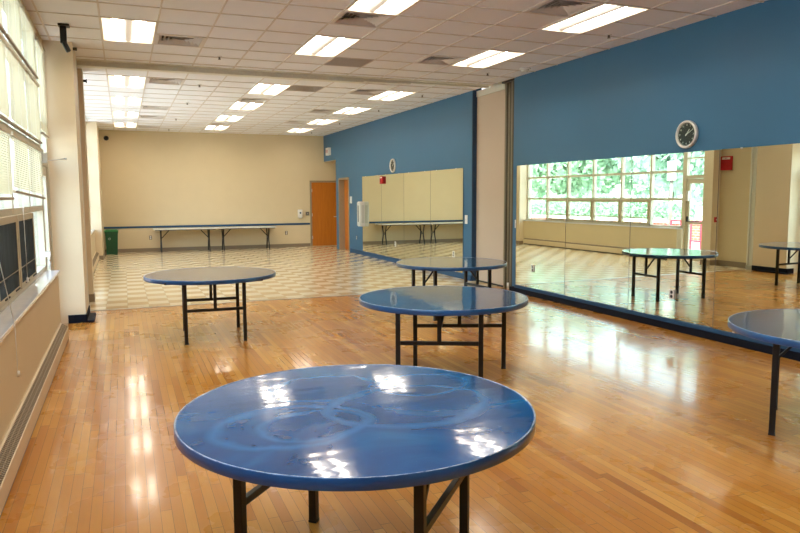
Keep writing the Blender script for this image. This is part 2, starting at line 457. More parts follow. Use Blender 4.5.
t, g = tiles('f', None, -2, 16, fy, 11.33, YB)
struct(t.build('ceiling', M['tile']), 'white acoustic tiles over the tiled floor'); struct(g.build('trim_5', M['grid']), 'suspended ceiling grid of the far half')
struct(MB().box(-1.25, 8.0, Y0-.2, YB+.2, 3.95, 4.15).build('sky_block_slab', M['concrete']))  # unseen slab added above the tiles to keep sky light out
# partition header: wide track, stepping down in size towards the right
tr = MB(); tr.box(-.86, 3.85, 11.21, 11.37, 3.565, 3.68); tr.box(3.85, 4.72, 11.23, 11.35, 3.585, 3.68); tr.box(4.72, XR+.02, 11.25, 11.33, 3.61, 3.68)
tr.box(-.86, 6.3, 11.12, 11.38, ZC-.004, ZC+.02)
tag(tr.build('partition_track', M['track'], at=(2.7, 11.23, 3.6)), 'long grey metal partition track crossing the ceiling', 'track')

# light fixtures
def make_light():
    r = bpy.data.objects.new('ceiling_light', None); COL.objects.link(r)
    W, L = .6096/2, .6096
    f = MB(); e = .02
    f.box(-W, W, -L, -L+e, -.003, .02); f.box(-W, W, L-e, L, -.003, .02); f.box(-W, -W+e, -L+e, L-e, -.003, .02); f.box(W-e, W, -L+e, L-e, -.003, .02)
    f.box(-W, W, -L, L, .125, .135); f.box(-W, -W+.006, -L, L, .02, .125); f.box(W-.006, W, -L, L, .02, .125); f.box(-W, W, -L, -L+.006, .02, .125); f.box(-W, W, L-.006, L, .02, .125)
    f.build('frame', M['fixture'], r)
    for s in (-1, 1):          # curved lit wing either side of the spine
        d = MB(); n = 10; pts = []
        for i in range(n+1):
            a = i/n; x = .055+a*(W-e-.055); z = .02+.085*math.sin(PI*(1-a)*.5+.0)*(1 if a > .02 else .9)
            pts.append((s*x, z))
        bm = d.bm
        A = [bm.verts.new((x, -L+e, z)) for x, z in pts]; B = [bm.verts.new((x, L-e, z)) for x, z in pts]
        for i in range(n):
            fc = bm.faces.new((A[i], A[i+1], B[i+1], B[i])) if s > 0 else bm.faces.new((A[i+1], A[i], B[i], B[i+1]))
            fc.smooth = True; fc.material_index = 0 if 1 <= i < 6 else 1
        d.mats = [M['lamp'], M['lampw']]; d.build('lens', M['lamp'], r)
    sp = MB(); sp.prism([(-.055, .095), (-.05, .035), (-.03, .015), (.03, .015), (.05, .035), (.055, .095)], 'y', -L+e, L-e)
    sp.build('lamp_basket', M['lampc'], r)
    return r
def place(proto, first, c, r, z, h=1):
    o = proto if first else copy_tree(proto)
    if z == 'n': o.location = (gx(c)+.3048, ny(r)+.3048*h, ZC)
    else: o.location = (gx(c)+.3048, fy(r)+.3175*h, ZC); o.scale = (1, .635/.6096, 1)
    return o
proto = make_light()
cn = {0: 'left', 4: 'middle', 8: 'right'}
nth_far = {0: 'nearest', 4: 'second', 8: 'third', 12: 'farthest'}
for i, (c, r, z) in enumerate(lights):
    o = place(proto, i == 0, c, r, z, 2)
    if z == 'f': lab = 'lit recessed troffer over the tiled floor, %s of four in the %s row' % (nth_far[r], cn[c])
    elif r == 2: lab = 'lit warm recessed troffer just before the ceiling track, in the %s row' % cn[c]
    elif r == -2: lab = 'lit warm recessed troffer in the %s row, cut by or near the top edge' % cn[c]
    else: lab = 'unseen recessed troffer added for light above the camera, %s row, %s from the track' % (cn[c], {-6: 'third', -10: 'fourth'}[r])
    tag(o, lab, 'ceiling light', 'recessed ceiling lights')

# louvred square diffusers
def make_vent():
    r = bpy.data.objects.new('ceiling_vent', None); COL.objects.link(r); H = .3048
    f = MB()
    for a, b_, c, d in ((-H, H, -H, -H+.05), (-H, H, H-.05, H), (-H, -H+.05, -H+.05, H-.05), (H-.05, H, -H+.05, H-.05)): f.box(a, b_, c, d, -.004, .012)
    f.build('frame', M['ventm'], r)
    MB().box(-H+.03, H-.03, -H+.03, H-.03, .08, .09).build('throat', M['ventdark'], r)
    l = MB()
    for k in range(5):      # nested sloping square louvres
        o, i_, zo, zi = .25-.05*k, .25-.05*k-.034, .004, .036
        P = [(-o, -o, zo), (o, -o, zo), (o, o, zo), (-o, o, zo)]; Q = [(-i_, -i_, zi), (i_, -i_, zi), (i_, i_, zi), (-i_, i_, zi)]
        for j in range(4):
            l.quad([P[j], P[(j+1) % 4], Q[(j+1) % 4], Q[j]]); l.quad([(*p[:2], p[2]+.003) for p in (Q[j], Q[(j+1) % 4], P[(j+1) % 4], P[j])])
    l.build('louvre', M['ventm'], r)
    return r
pv = make_vent()
vlab = {(4, 0, 'n'): 'square louvred ceiling vent touching the middle light at the top of the view',
        (7, 3, 'n'): 'square louvred ceiling vent left of the right light just before the track',
        (7, -2, 'n'): 'large looking square louvred vent left of the light nearest the blue wall clock',
        (1, 3, 'n'): 'square louvred ceiling vent right of the left light before the track',
        (1, 0, 'f'): 'square louvred vent just past the track, in the left vent row',
        (7, 0, 'f'): 'square louvred vent just past the track, in the right vent row',
        (1, 6, 'f'): 'second vent past the track in the left vent row', (1, 9, 'f'): 'third vent past the track in the left vent row',
        (1, 13, 'f'): 'farthest vent in the left vent row near the back wall', (4, 3, 'f'): 'vent between the first two middle row lights past the track',
        (7, 5, 'f'): 'second vent past the track in the right vent row', (4, 11, 'f'): 'vent between the last two middle row lights near the back wall',
        (7, 9, 'f'): 'farthest vent in the right vent row'}
for i, (c, r, z) in enumerate(vents): tag(place(pv, i == 0, c, r, z), vlab[(c, r, z)], 'vent', 'square louvred ceiling vents')
for i, (c, r, z) in enumerate(blanks):
    bl = MB(); bl.box(-.2928, .2928, -.2928, .2928, .0, .02)
    for k in range(-11, 12): bl.box(-.285, .285, k*.025-.004, k*.025+.004, -.003, 0)
    o = bl.build('return_grille', M['blank']); place(o, True, c, r, z)
    tag(o, 'grey square return grille beside the middle light, %s the track' % ('before' if z == 'n' else 'past'), 'vent', 'grey return grilles')

# sprinklers
def make_sprinkler():
    m = MB(); m.cyl((0, 0, 0), (0, 0, -.008), .035, M['silver']); m.cyl((0, 0, -.008), (0, 0, -.04), .008, M['grey']); m.cyl((0, 0, -.04), (0, 0, -.044), .02, M['grey'])
    m.bar((.012, 0, -.008), (.012, 0, -.04), .004, m=M['grey'], bev=0); m.bar((-.012, 0, -.008), (-.012, 0, -.04), .004, m=M['grey'], bev=0)
    return m.build('sprinkler', M['grey'])
ps = make_sprinkler()
spr = [((1.36, 10.25), 'sprinkler head between the left and middle lights, just before the track'), ((5.70, 7.2), 'sprinkler head beside the blue wall, nearest the camera'),
       ((5.60, 10.1), 'sprinkler head beside the blue wall, just before the track'), ((1.35, 12.9), 'first sprinkler head past the track in the left line'),
       ((1.35, 15.4), 'second sprinkler head past the track in the left line'), ((1.34, 18.6), 'third sprinkler head past the track in the left line'),
       ((1.34, 21.5), 'farthest sprinkler head in the left line by the back wall'), ((5.58, 12.7), 'first sprinkler head past the track beside the far blue wall'),
       ((5.58, 15.2), 'second sprinkler head past the track beside the far blue wall'), ((5.55, 18.2), 'third sprinkler head past the track beside the far blue wall'),
       ((5.52, 21.1), 'farthest sprinkler head beside the far blue wall')]
for i, ((x, y), lab) in enumerate(spr):
    o = ps if i == 0 else copy_tree(ps); o.location = (x, y, ZC+.007); tag(o, lab, 'sprinkler', 'ceiling sprinkler heads')
s = MB(); s.cyl((0, 0, 0), (0, 0, -.02), .09, M['white'], n=32); s.cyl((0, 0, -.02), (0, 0, -.055), .07, M['white'], r2=.05, n=32); s.cyl((.03, -.02, -.055), (.03, -.02, -.058), .012, M['grey'])
o = s.build('smoke_detector', M['white']); o.location = (5.93, 9.5, ZC); tag(o, 'white smoke detector on the ceiling beside the near blue wall', 'smoke detector')

# black bracket hanging by the pillar
t_ = thing('ceiling_bracket', 'black angled bracket hanging from the ceiling beside the wide cream pillar', 'bracket', (-.545, 9.0, ZC))
MB().box(-.06, .06, -.07, .07, -.02, 0, bev=.004).build('mounting_plate', M['blackpl'], t_)
MB().bar((-.01, 0, -.02), (-.01, 0, -.21), .07, .05, bev=.008).build('arm', M['blackpl'], t_)
MB().bar((-.01, 0, -.19), (.04, .01, -.30), .065, .05, bev=.012).build('hook', M['blackpl'], t_)
o = MB().cyl((0, 0, 0), (.05, 0, 0), .02, n=16).build('sensor', M['bronze']); o.location = (-.52, 10.1, 3.58); tag(o, 'small brown round sensor at the top of the wide pillar', 'sensor')
o = MB().cyl((0, 0, 0), (.04, 0, 0), .018, n=16).cyl((.04, 0, 0), (.055, 0, 0), .03, n=16).build('sensor', M['black']); o.location = (-.50, 12.1, 3.48); tag(o, 'small dark round sensor at the top of the far pilaster', 'sensor')
c = MB(); c.cyl((0, 0, 0), (0, -.02, 0), .07, n=28); c.lathe([(.062, 0), (.055, .03), (.035, .05), (0, .058)], n=28, mat=Matrix.Translation((0, -.02, 0)) @ Matrix.Rotation(PI/2, 4, 'X'))
o = c.build('dome_camera', M['blackpl']); o.location = (-.38, YB, 3.40); tag(o, 'black dome camera high in the far left corner', 'camera')

# ------------------------------------------------------------------ windows
ROWS = [ZS, 1.54, 2.24, 2.97, 3.56]
def window_wall(n, edges, hoppers, screens, door):
    """edges run along y; a struct thing with a frame, glass panes and hopper sashes as parts"""
    r = bpy.data.objects.new('window_%d' % n, None); COL.objects.link(r); r.location = (XWIN, edges[0], 0); r['kind'] = 'structure'
    y_ = edges[0]; f = MB(); x0, x1 = -.07, .035
    for i, y in enumerate(edges):
        f.box(x0, x1, y-y_-.03, y-y_+.03, ZS, 3.56, bev=.003)
    for z in ROWS[1:]: f.box(x0+.01, x1-.006, 0, edges[-1]-y_, z-.03, z+.03, bev=.003)
    f.box(x0, x1+.0, 0, edges[-1]-y_, ZS, ZS+.05, bev=.003)
    f.build('window_frame', M['wframel'], r)
    for i in range(len(edges)-1):
        a, b_ = edges[i]-y_+.03, edges[i+1]-y_-.03
        for k in range(4):
            z0, z1 = ROWS[k]+.03, ROWS[k+1]-.03
            if k == 0 and i in hoppers:
                h = MB(); e = .045
                h.box(-.0, .06, a, b_, z0+.02, z0+.02+e, bev=.003); h.box(0, .06, a, b_, z1-e-.01, z1, bev=.003)
                h.box(0, .06, a, a+e, z0+.06, z1-e, bev=.003); h.box(0, .06, b_-e, b_, z0+.06, z1-e, bev=.003)
                zr = 1.045; h.box(.01, .05, a+e, b_-e, zr-.012, zr+.012)
                ho = h.build('hopper_sash', M['wframe'], r)
                if i in screens:
                    MB().quad([(.055, a+e, z0+.06), (.055, b_-e, z0+.06), (.055, b_-e, zr), (.055, a+e, zr)]).quad([(.055, a+e, zr+.01), (.055, b_-e, zr+.01), (.055, b_-e, z1-e), (.055, a+e, z1-e)]).build('screen', M['screen'], ho)
                for q in (.25, .75):
                    yy = a+(b_-a)*q; MB().bar((.06, yy-.03, z0+.05), (.085, yy+.03, z0+.07), .012, m=None).build('latch', M['black'], ho)
            g_ = MB(); g_.box(-.03, -.026, a, b_, z0, z1); g_.build('pane', M['glass'], r)
    return r
near_edges = [9.0-1.17*k for k in range(8, -1, -1)]
far_edges = [13.17, 14.28, 15.46, 16.65, 17.84, 19.0, 20.1]
wn_ = window_wall(1, near_edges, set(range(0, 7)), set(range(0, 7)), None)
wn_['label'] = 'tall gridded window wall of the near room with hopper sashes'
wf_ = window_wall(2, far_edges, {1, 2, 3, 4}, set(), None)
wf_['label'] = 'tall gridded window wall of the far room'

def glass_door(n, y0, y1, lab, hw=True):
    r = bpy.data.objects.new('door_%d' % n, None); COL.objects.link(r); r.location = (XWIN, y0, 0); struct(r, lab); W = y1-y0
    f = MB(); f.box(-.07, .035, 0, .05, 0, 3.56, bev=.003); f.box(-.07, .035, W-.06, W, 0, 3.56, bev=.003)
    for z in (2.08, 2.55): f.box(-.07, .03, .05, W-.06, z-.03 if z < 2.5 else z-.015, z+.05 if z < 2.5 else z+.015)
    f.box(-.07, .03, .05, W-.06, 3.52, 3.56); f.build('door_frame', M['wframel'], r)
    MB().box(-.03, -.026, .05, W-.06, 2.13, 3.52).build('transom_pane', M['glass'], r)
    l = MB(); a, b_ = .055, W-.065
    l.box(-.045, .01, a, a+.09, .01, 2.04); l.box(-.045, .01, b_-.09, b_, .01, 2.04); l.box(-.045, .01, a+.09, b_-.09, .01, .2); l.box(-.045, .01, a+.09, b_-.09, 1.93, 2.04); l.box(-.045, .01, a+.09, b_-.09, .93, .98)
    lf = l.build('door_leaf', M['wframel'], r)
    MB().box(-.02, -.016, a+.09, b_-.09, .2, 1.93).build('door_pane', M['glass'], lf)
    if not hw: return r
    h = MB(); h.bar((.035, b_-.06, .98), (.035, b_-.06, 1.12), .04, .03, bev=.006); h.bar((.05, b_-.08, 1.0), (.05, a+.12, 1.0), .025, bev=.006); h.build('panic_bar', M['black'], lf)
    MB().box(.01, .07, b_-.09, b_-.03, 1.5, 1.75, bev=.006).build('closer_box', M['whitegrey'], lf)
    return r
glass_door(1, 9.05, 9.93, 'glazed outside door at the end of the near windows', False)
glass_door(2, 12.28, 13.14, 'glazed outside door at the end of the far windows')
# closer arm by the near door
t_ = thing('door_closer', 'pale metal door closer with a thin rod, by the near outside door', 'door closer', (-.86, 9.1, 2.12))
MB().box(-.02, .06, -.05, .05, -.06, .06, bev=.006).build('housing', M['whitegrey'], t_)
MB().cyl((.0, 0, -.04), (.24, .12, .0), .006, n=10).cyl((.24, .12, 0), (.25, .125, 0), .012, n=10).build('rod', M['silver'], t_)
t_ = thing('latch_box', 'small white latch box beside the near outside door above the sill', 'latch', (-.86, 8.98, 1.0))
MB().box(-.01, .05, -.05, .03, -.03, .03, bev=.005).build('housing', M['white'], t_)
MB().bar((.03, 0, -.03), (.035, .0, -.16), .02, bev=.004).bar((.03, -.03, -.06), (.05, .02, -.12), .014, bev=.003).build('lever', M['silver'], t_)

# blinds
def blind(y0, y1, z0, z1, lab, sag=0, tilt=74):
    r = thing('window_blind', lab, 'blind', (-.845, y0, z1), 0, 'cream window blinds of the near room')
    W, H = y1-y0, z1-z0
    MB().box(-.02, .02, 0, W, -.035, 0, bev=.003).build('head_rail', M['wframel'], r)
    s = MB(); n = int(H/.022); a = math.radians(tilt); hw = .0135
    for k in range(n-1):
        z = -.05-k*(H-.07)/n
        P = [(-hw*math.cos(a), 0, z+hw*math.sin(a)), (-hw*math.cos(a), W, z+hw*math.sin(a)-sag*k/n), (hw*math.cos(a), W, z-hw*math.sin(a)-sag*k/n), (hw*math.cos(a), 0, z-hw*math.sin(a))]
        s.quad(P)
    s.build('slats', M['slat'], r)
    MB().bar((0, 0, -H+.012), (0, W, -H+.012-sag), .03, .022, bev=.004).build('bottom_rail', M['frame'], r)
    for q in (.12, .5, .88): MB().cyl((.014, W*q, -.03), (.014, W*q, -H+.02-sag*q), .0012, n=6).build('ladder_cord', M['white'], r)
    return r
for nm, za, zb in (('top', 3.0, 3.555), ('middle', 2.27, 2.945)):
    for (a, b_, w_) in ((7.86, 8.97, 'farthest from'), (6.69, 7.80, 'second farthest from'), (5.52, 6.63, 'third farthest from'), (4.35, 5.46, 'nearest to')):
        blind(a, b_, za, zb, 'closed cream slat blind in the %s window row, %s the camera' % (nm, w_))
blind(6.6, 8.97, 1.70, 2.21, 'half open cream slat blind hanging over the hopper sashes, nearest the pillar', sag=.06, tilt=52)
blind(4.2, 6.5, 1.64, 2.21, 'half open cream slat blind over the hopper sashes at the left edge of the view', tilt=52)
blind(9.1, 9.87, 2.40, 3.5, 'narrow cream blind above the near outside door')
for y, lab in ((6.9, 'white blind cord hanging in front of the nearer hopper sash'), (5.16, 'long beige blind cord hanging down past the sill')):
    zz = .95 if y > 6 else .5; xx = -.82 if y > 6 else -.70
    m = MB(); m.cyl((xx if y > 6 else -.705, y, zz), (-.82 if y > 6 else -.705, y, 1.66 if y > 6 else .82), .0025, n=8); m.cyl((xx, y, zz), (xx, y, zz-.04), .008, r2=.011, n=10)
    if y < 6: m.cyl((-.705, y, .82), (-.83, y, 1.62), .0025, n=8)
    tag(m.build('blind_cord', M['white'], at=(xx, y, zz)), lab, 'cord')

# baseboard heaters
def heater(y0, y1, lab):
    r = thing('baseboard_heater', lab, 'heater', (XP, y0, 0)); W = y1-y0
    c = MB(); c.prism([(0, .03), (0, .215), (.012, .222), (.022, .215), (.022, .2), (.004, .2), (.004, .03)], 'y', 0, W)
    c.prism([(.07, .028), (.078, .165), (.082, .172), (.088, .168), (.080, .03)], 'y', 0, W)
    c.box(0, .085, -.012, .0, .0, .2, bev=.003); c.box(0, .085, W, W+.012, 0, .2, bev=.003)
    c.build('cover', M['creamcol'], r)
    MB().box(.004, .072, .005, W-.005, .0, .03).build('kick_gap', M['blackpl'], r)
    MB().quad([(.02, 0, .195), (.02, W, .195), (.08, W, .155), (.08, 0, .155)]).build('throat', M['ventdark'], r)
    g_ = MB(); n = int(W/.03)
    for k in range(n+1):
        y = k*W/n; g_.bar((.018, y, .212), (.083, y, .17), .010, .004, bev=0)
    for q in (.33, .66): g_.box(.018+.065*q-.002, .018+.065*q+.002, 0, W, .208-.042*q, .214-.042*q)
    g_.build('grille', M['frame'], r)
    return r
heater(Y0+.05, 8.72, 'long cream baseboard heater with a dark slotted grille under the near windows')
heater(13.4, 20.0, 'cream baseboard heater under the far windows')

# ------------------------------------------------------------------ right wall: mirrors, clocks, plates
PHI = math.radians(-1.1)
def mirror(yc, W, z0, z1, x, lab, grp, phi):
    r = thing('wall_mirror', lab, 'mirror', (x, yc, 0), 0, grp); r.rotation_euler = (0, 0, -phi)
    MB().box(0, .005, -W/2+.0015, W/2-.0015, z0, z1).build('mirror_glass', M['mirror'], r)
    MB().box(.005, .012, -W/2+.006, W/2-.006, z0+.01, z1-.01).build('backing', M['grey'], r)
    MB().box(-.002, .006, W/2-.004, W/2+.002, z0, z1).build('edge_seam', M['grey'], r)
    c = MB()
    for q in (-.3, .3): c.box(-.004, .003, W*q-.012, W*q+.012, z1-.01, z1+.006); c.box(-.004, .003, W*q-.012, W*q+.012, z0-.006, z0+.01)
    c.build('clip', M['silver'], r)
    return r
ns = [10.15, 8.73, 7.30, 5.87, 4.44, 3.01, 1.58]
pos = ['farthest panel beside the partition, of the long near mirror', 'second panel from the partition, under blue wall left of the clock', 'third panel from the partition, below the wall clock',
       'fourth panel from the partition, at the right edge of the view', 'fifth panel from the partition', 'sixth panel from the partition']
for i in range(6):
    a, b_ = ns[i+1], ns[i]
    mirror((a+b_)/2, b_-a, .135, 2.155, XR-.035, 'frameless wall mirror, '+pos[i], 'mirror panels of the near blue wall', PHI)
fs = [18.37, 16.83, 15.29, 13.75, 12.2]
pos = ['farthest, beside the white cabinet', 'second, below the far clock', 'third from the back wall', 'nearest the folded partition']
for i in range(4):
    a, b_ = fs[i+1], fs[i]
    mirror((a+b_)/2, b_-a, .12, 2.2, XR-.016, 'frameless wall mirror over the tiled floor, '+pos[i], 'mirror panels of the far blue wall', 0)

def clock(y, z, R, lab):
    r = thing('wall_clock', lab, 'clock', (XR, y, z))
    # local: face looks to -x.  map lathe z -> -x
    T = Matrix.Rotation(-PI/2, 4, 'Y')
    MB().lathe([(R*.98, 0), (R, .015), (R*.99, .035), (R*.92, .045), (R*.83, .038), (R*.81, .022)], n=64, mat=T).build('rim', M['silver'], r)
    MB().lathe([(R*.86, .02), (0, .021)], n=64, mat=T).build('face', M['blackpl'], r)
    k = MB(); B = Matrix(((0, 0, -1, -.0225), (-1, 0, 0, 0), (0, 1, 0, 0), (0, 0, 0, 1)))
    for h in range(1, 13):
        a = PI/2-h*PI/6
        k.mesh(text_mesh(str(h), R*.17), None, B @ Matrix.Translation((R*.64*math.cos(a), R*.66*math.sin(a), 0)))
    for q in range(60):
        a = q*PI/30; k.mesh_box = None
        b = B @ Matrix.Rotation(a, 4, 'Z') @ Matrix.Translation((R*.765, 0, 0))
        k.box(-R*.02, R*.02, -.0012, .0012, -.0005, .0008, None, 0, b)
    k.build('numerals', M['white'], r)
    hd = MB()
    for a, L, wd in ((math.radians(90-38), R*.45, .009), (math.radians(90-62), R*.66, .006)):
        hd.box(-R*.12, L, -wd/2, wd/2, .002, .004, None, 0, B @ Matrix.Rotation(a, 4, 'Z'))
    hd.cyl((-.024, 0, 0), (-.029, 0, 0), .008); hd.build('hands', M['white'], r)
    # glass cover catches the windows
    MB().lathe([(R*.87, .036), (R*.5, .040), (0, .042)], n=48, mat=T).build('glass_cover', M['cglass'], r)
    return r
clock(6.40, 2.365, .165, 'round black faced wall clock with silver rim above the near mirror')
clock(16.0, 2.405, .17, 'round black faced wall clock high above the far mirror')

def plate(name, loc, face, w_, h_, mat, kind, lab, cat, grp=None, tk=.008):
    """face: '-x','+x' or '-y' direction the plate looks"""
    r = thing(name, lab, cat, loc, {'-x': PI/2, '-y': PI, '+x': -PI/2}[face], grp)   # local +y looks outwards
    MB().box(-w_/2, w_/2, -.006, tk, -h_/2, h_/2, bev=.002).build('cover_plate', mat, r)
    d = MB()
    if kind == 'outlet':
        for s in (-1, 1): d.cyl((0, tk-.001, s*.026), (0, tk+.002, s*.026), .021, n=16)
        d.build('socket', M['blackpl'] if mat is not M['grey'] else M['white'], r)
    elif kind == 'switch': d.box(-.006, .006, tk, tk+.008, -.014, .014); d.build('toggle', M['whitegrey'], r)
    return r
plate('wall_outlet', (XR-.044, 9.62, .46), '-x', .075, .12, M['white'], 'outlet', 'white outlet set in the farthest near mirror panel by the partition', 'outlet', 'outlets')
plate('wall_outlet', (XR-.043, 6.52, .44), '-x', .08, .12, M['white'], 'outlet', 'white outlet set in the near mirror below the clock', 'outlet', 'outlets')
plate('wall_outlet', (XR-.016, 15.86, .47), '-x', .08, .12, M['white'], 'outlet', 'white outlet at the foot of the far mirror, farther one', 'outlet', 'outlets')
plate('wall_outlet', (XR-.016, 12.6, .47), '-x', .08, .12, M['white'], 'outlet', 'white outlet at the foot of the far mirror, nearer one', 'outlet', 'outlets')
plate('wall_outlet', (XR, 18.95, .46), '-x', .08, .12, M['grey'], 'outlet', 'grey outlet on the far blue wall below the white cabinet', 'outlet', 'outlets')
plate('wall_outlet', (.74, YB, .43), '-y', .08, .12, M['grey'], 'outlet', 'dark outlet on the back wall right of the green bin', 'outlet', 'outlets')
plate('wall_outlet', (4.94, YB, .47), '-y', .08, .12, M['grey'], 'outlet', 'dark outlet on the back wall right of the folding tables', 'outlet', 'outlets')
plate('light_switch', (XR, 10.22, 1.17), '-x', .08, .14, M['white'], 'switch', 'white light switch beside the near mirror and the partition', 'switch', 'light switches')
plate('light_switch', (XR, 12.08, 1.19), '-x', .10, .17, M['white'], 'switch', 'white light switch beside the far mirror and its partition end', 'switch', 'light switches')
plate('light_switch', (5.66, YB, 1.09), '-y', .12, .12, M['grey'], 'switch', 'grey switch plate on the back wall left of the wooden door', 'switch', 'light switches')
plate('thermostat', (XR, 19.42, 1.55), '-x', .12, .2, M['white'], 'box', 'white thermostat between the open doorway and the white cabinet', 'thermostat', tk=.03)
# hand sanitiser on the back wall
r = thing('soap_dispenser', 'white hand soap dispenser on the back wall left of the grey switch', 'dispenser', (5.40, YB, 1.09), PI)
MB().box(-.075, .075, 0, .1, -.12, .14, bev=.02).build('body', M['white'], r); MB().box(-.05, .05, .04, .11, -.15, -.11, bev=.01).build('push_bar', M['whitegrey'], r)
MB().cyl((0, .1, .03), (0, .104, .03), .03, n=20).build('window', M['rail'], r)

# white cabinet with dark slot beside far mirror
r = thing('wall_cabinet', 'white slim extinguisher cabinet standing proud of the far blue wall beside the mirror', 'cabinet', (XR, 18.32, 1.16))
MB().box(-.13, 0, -.14, .14, -.345, .345, bev=.01).build('body', M['white'], r)
dr = MB().box(-.15, -.13, -.13, .13, -.325, .325, bev=.005).build('door', M['whitegrey'], r)
MB().box(-.11, -.03, -.146, -.14, -.25, .25).build('side_panel', M['whitegrey'], r)
MB().box(-.154, -.148, .0, .06, -.22, .24).build('glazing', M['blackpl'], dr)
# red fire horn on the far wall and the red alarm seen in the mirror
def alarm(loc, face, w_, h_, lab, nm='fire_alarm', word='FIRE'):
    r = thing(nm, lab, 'fire alarm', loc, {'-x': PI/2, '+x': -PI/2, '-y': PI}[face])
    MB().box(-w_/2, w_/2, 0, .05, -h_/2, h_/2, bev=.008).build('body', M['red'], r)
    MB().box(-w_*.36, w_*.36, .05, .053, h_*.27, h_*.42).build('strobe', M['white'], r)
    g_ = MB()
    for q in (.30, .22, .14, .06): g_.lathe([(w_*q, .0), (w_*q, .004), (w_*q-.006, .004), (w_*q-.006, 0)], n=32, mat=Matrix.Translation((0, .05, -h_*.1)) @ Matrix.Rotation(-PI/2, 4, 'X'))
    g_.build('horn_grille', M['red'], r)
    B = Matrix(((-1, 0, 0, 0), (0, 0, 1, .0535), (0, 1, 0, h_*.345), (0, 0, 0, 1)))
    MB().mesh(text_mesh(word, h_*.13, .0005), None, B).build('lettering', M['red'], r)
    return r
alarm((-.80, 11.78, 2.37), '+x', .30, .32, 'red fire horn and strobe on the cream wall, seen in the near mirror')
alarm((XR-.02, 16.72, 2.065), '-x', .20, .19, 'red fire horn at the top of the far mirror, left of the clock')
r = thing('pull_station', 'small red fire pull station on the pilaster face, seen in the mirror', 'fire alarm', (-.64, 11.95, 1.07), PI)
MB().box(-.06, .06, 0, .04, -.06, .06, bev=.005).build('body', M['red'], r); MB().box(-.03, .03, .04, .05, -.015, .015, bev=.003).build('pull_bar', M['white'], r)

# exit sign
r = thing('exit_sign', 'small white exit sign box with red letters high on the far blue wall', 'sign', (XR, 21.65, 3.09))
MB().box(-.09, 0, -.16, .16, -.12, .12, bev=.006).build('housing', M['white'], r)
B = Matrix(((0, 0, -1, -.0905), (-1, 0, 0, 0), (0, 1, 0, 0), (0, 0, 0, 1)))
MB().mesh(text_mesh('EXIT', .13, .001), None, B).build('lettering', M['red'], r)

# folded partition in its pocket
r = thing('folding_partition', 'folded beige fabric partition standing in its pocket between the blue walls', 'partition', (XR+.09, 11.3, 0))
MB().box(0, .07, -.50, .54, .03, 3.52, bev=.006).build('fabric_panel', M['panel'], r)
MB().box(-.012, .07, -.51, .55, 3.52, ZC-.005, bev=.003).build('head_cap', M['track'], r)
MB().box(.0, .06, -.49, .53, 0, .03).build('bottom_seal', M['blackpl'], r)
r = thing('partition_channel', 'dark bronze vertical channels at the end of the near blue wall', 'channel', (XR+.05, 10.56, 0))
c = MB(); c.box(.05, .32, -.21, .2, 0, ZC-.03); c.build('backing', M['bronze'], r)
for k, (x, y, m) in enumerate(((-.04, -.18, 'bronze'), (-.02, -.10, 'bronzel'), (.0, -.03, 'bronze'), (.005, .04, 'bronzel'), (.01, .12, 'bronze'), (.02, .18, 'bronzel'))):
    MB().box(x, .06, y-.022, y+.022, .0, ZC-.03, bev=.003).build('channel_rib', M[m], r)
MB().box(-.05, .3, -.21, .2, ZC-.03, ZC+.0).build('head_cap', M['blackpl'], r)
MB().cyl((-.035, -.06, 0), (-.035, -.06, .12), .02).build('door_stop', M['white'], r)
# jamb on the left side that the partition closes against
r = thing('partition_jamb', 'grey metal partition jamb on the wide cream pillar, seen in the mirror', 'channel', (-.52, 10.86, 0))
MB().box(-.28, 0, -.075, -.045, 0, 3.55).box(-.28, 0, .045, .075, 0, 3.55).box(-.28, -.03, -.045, .045, 0, 3.55).build('channel', M['track'], r)
MB().box(-.01, .012, -.08, .08, 0, .1, bev=.003).build('foot_plate', M['aluminium'], r)

# ------------------------------------------------------------------ doors of the far end
r = bpy.data.objects.new('door_3', None); COL.objects.link(r); r.location = (6.27, YB, 0); struct(r, 'orange wooden door in the back wall alcove')
f = MB(); f.box(-.52, -.46, -.03, .06, 0, 2.18, bev=.003); f.box(.46, .52, -.03, .06, 0, 2.18, bev=.003); f.box(-.46, .46, -.03, .06, 2.12, 2.18, bev=.003); f.build('door_frame', M['frame'], r)
lf = MB().box(-.455, .455, -.012, .03, .012, 2.115).build('door_leaf', M['door'], r)
for z in (.3, 1.05, 1.85): MB().cyl((-.455, -.018, z-.05), (-.455, -.018, z+.05), .012, n=10).build('hinge', M['silver'], lf)
MB().cyl((.38, -.012, .98), (.38, -.06, .98), .012).bar((.38, -.06, .98), (.28, -.06, .98), .018).build('door_handle', M['silver'], lf)
# doorway in the blue wall, door recessed
r = bpy.data.objects.new('door_4', None); COL.objects.link(r); r.location = (XR, 20.14, 0); struct(r, 'tan framed doorway with orange door in the far blue wall')
f = MB()
for s in (-1, 1): f.box(-.02, .2, s*.52-.03*(s > 0)-.03*(s > 0), s*.52+.06*(s < 0), 0, 2.2, bev=.003)
f.box(-.02, .2, -.46, .46, 2.16, 2.22); f.build('door_frame', M['frame'], r)
lf = MB().box(.155, .195, -.46, .46, .012, 2.155).build('door_leaf', M['door'], r)
MB().cyl((.155, -.38, .98), (.11, -.38, .98), .012).bar((.11, -.38, .98), (.11, -.28, .98), .018).build('door_handle', M['silver'], lf)

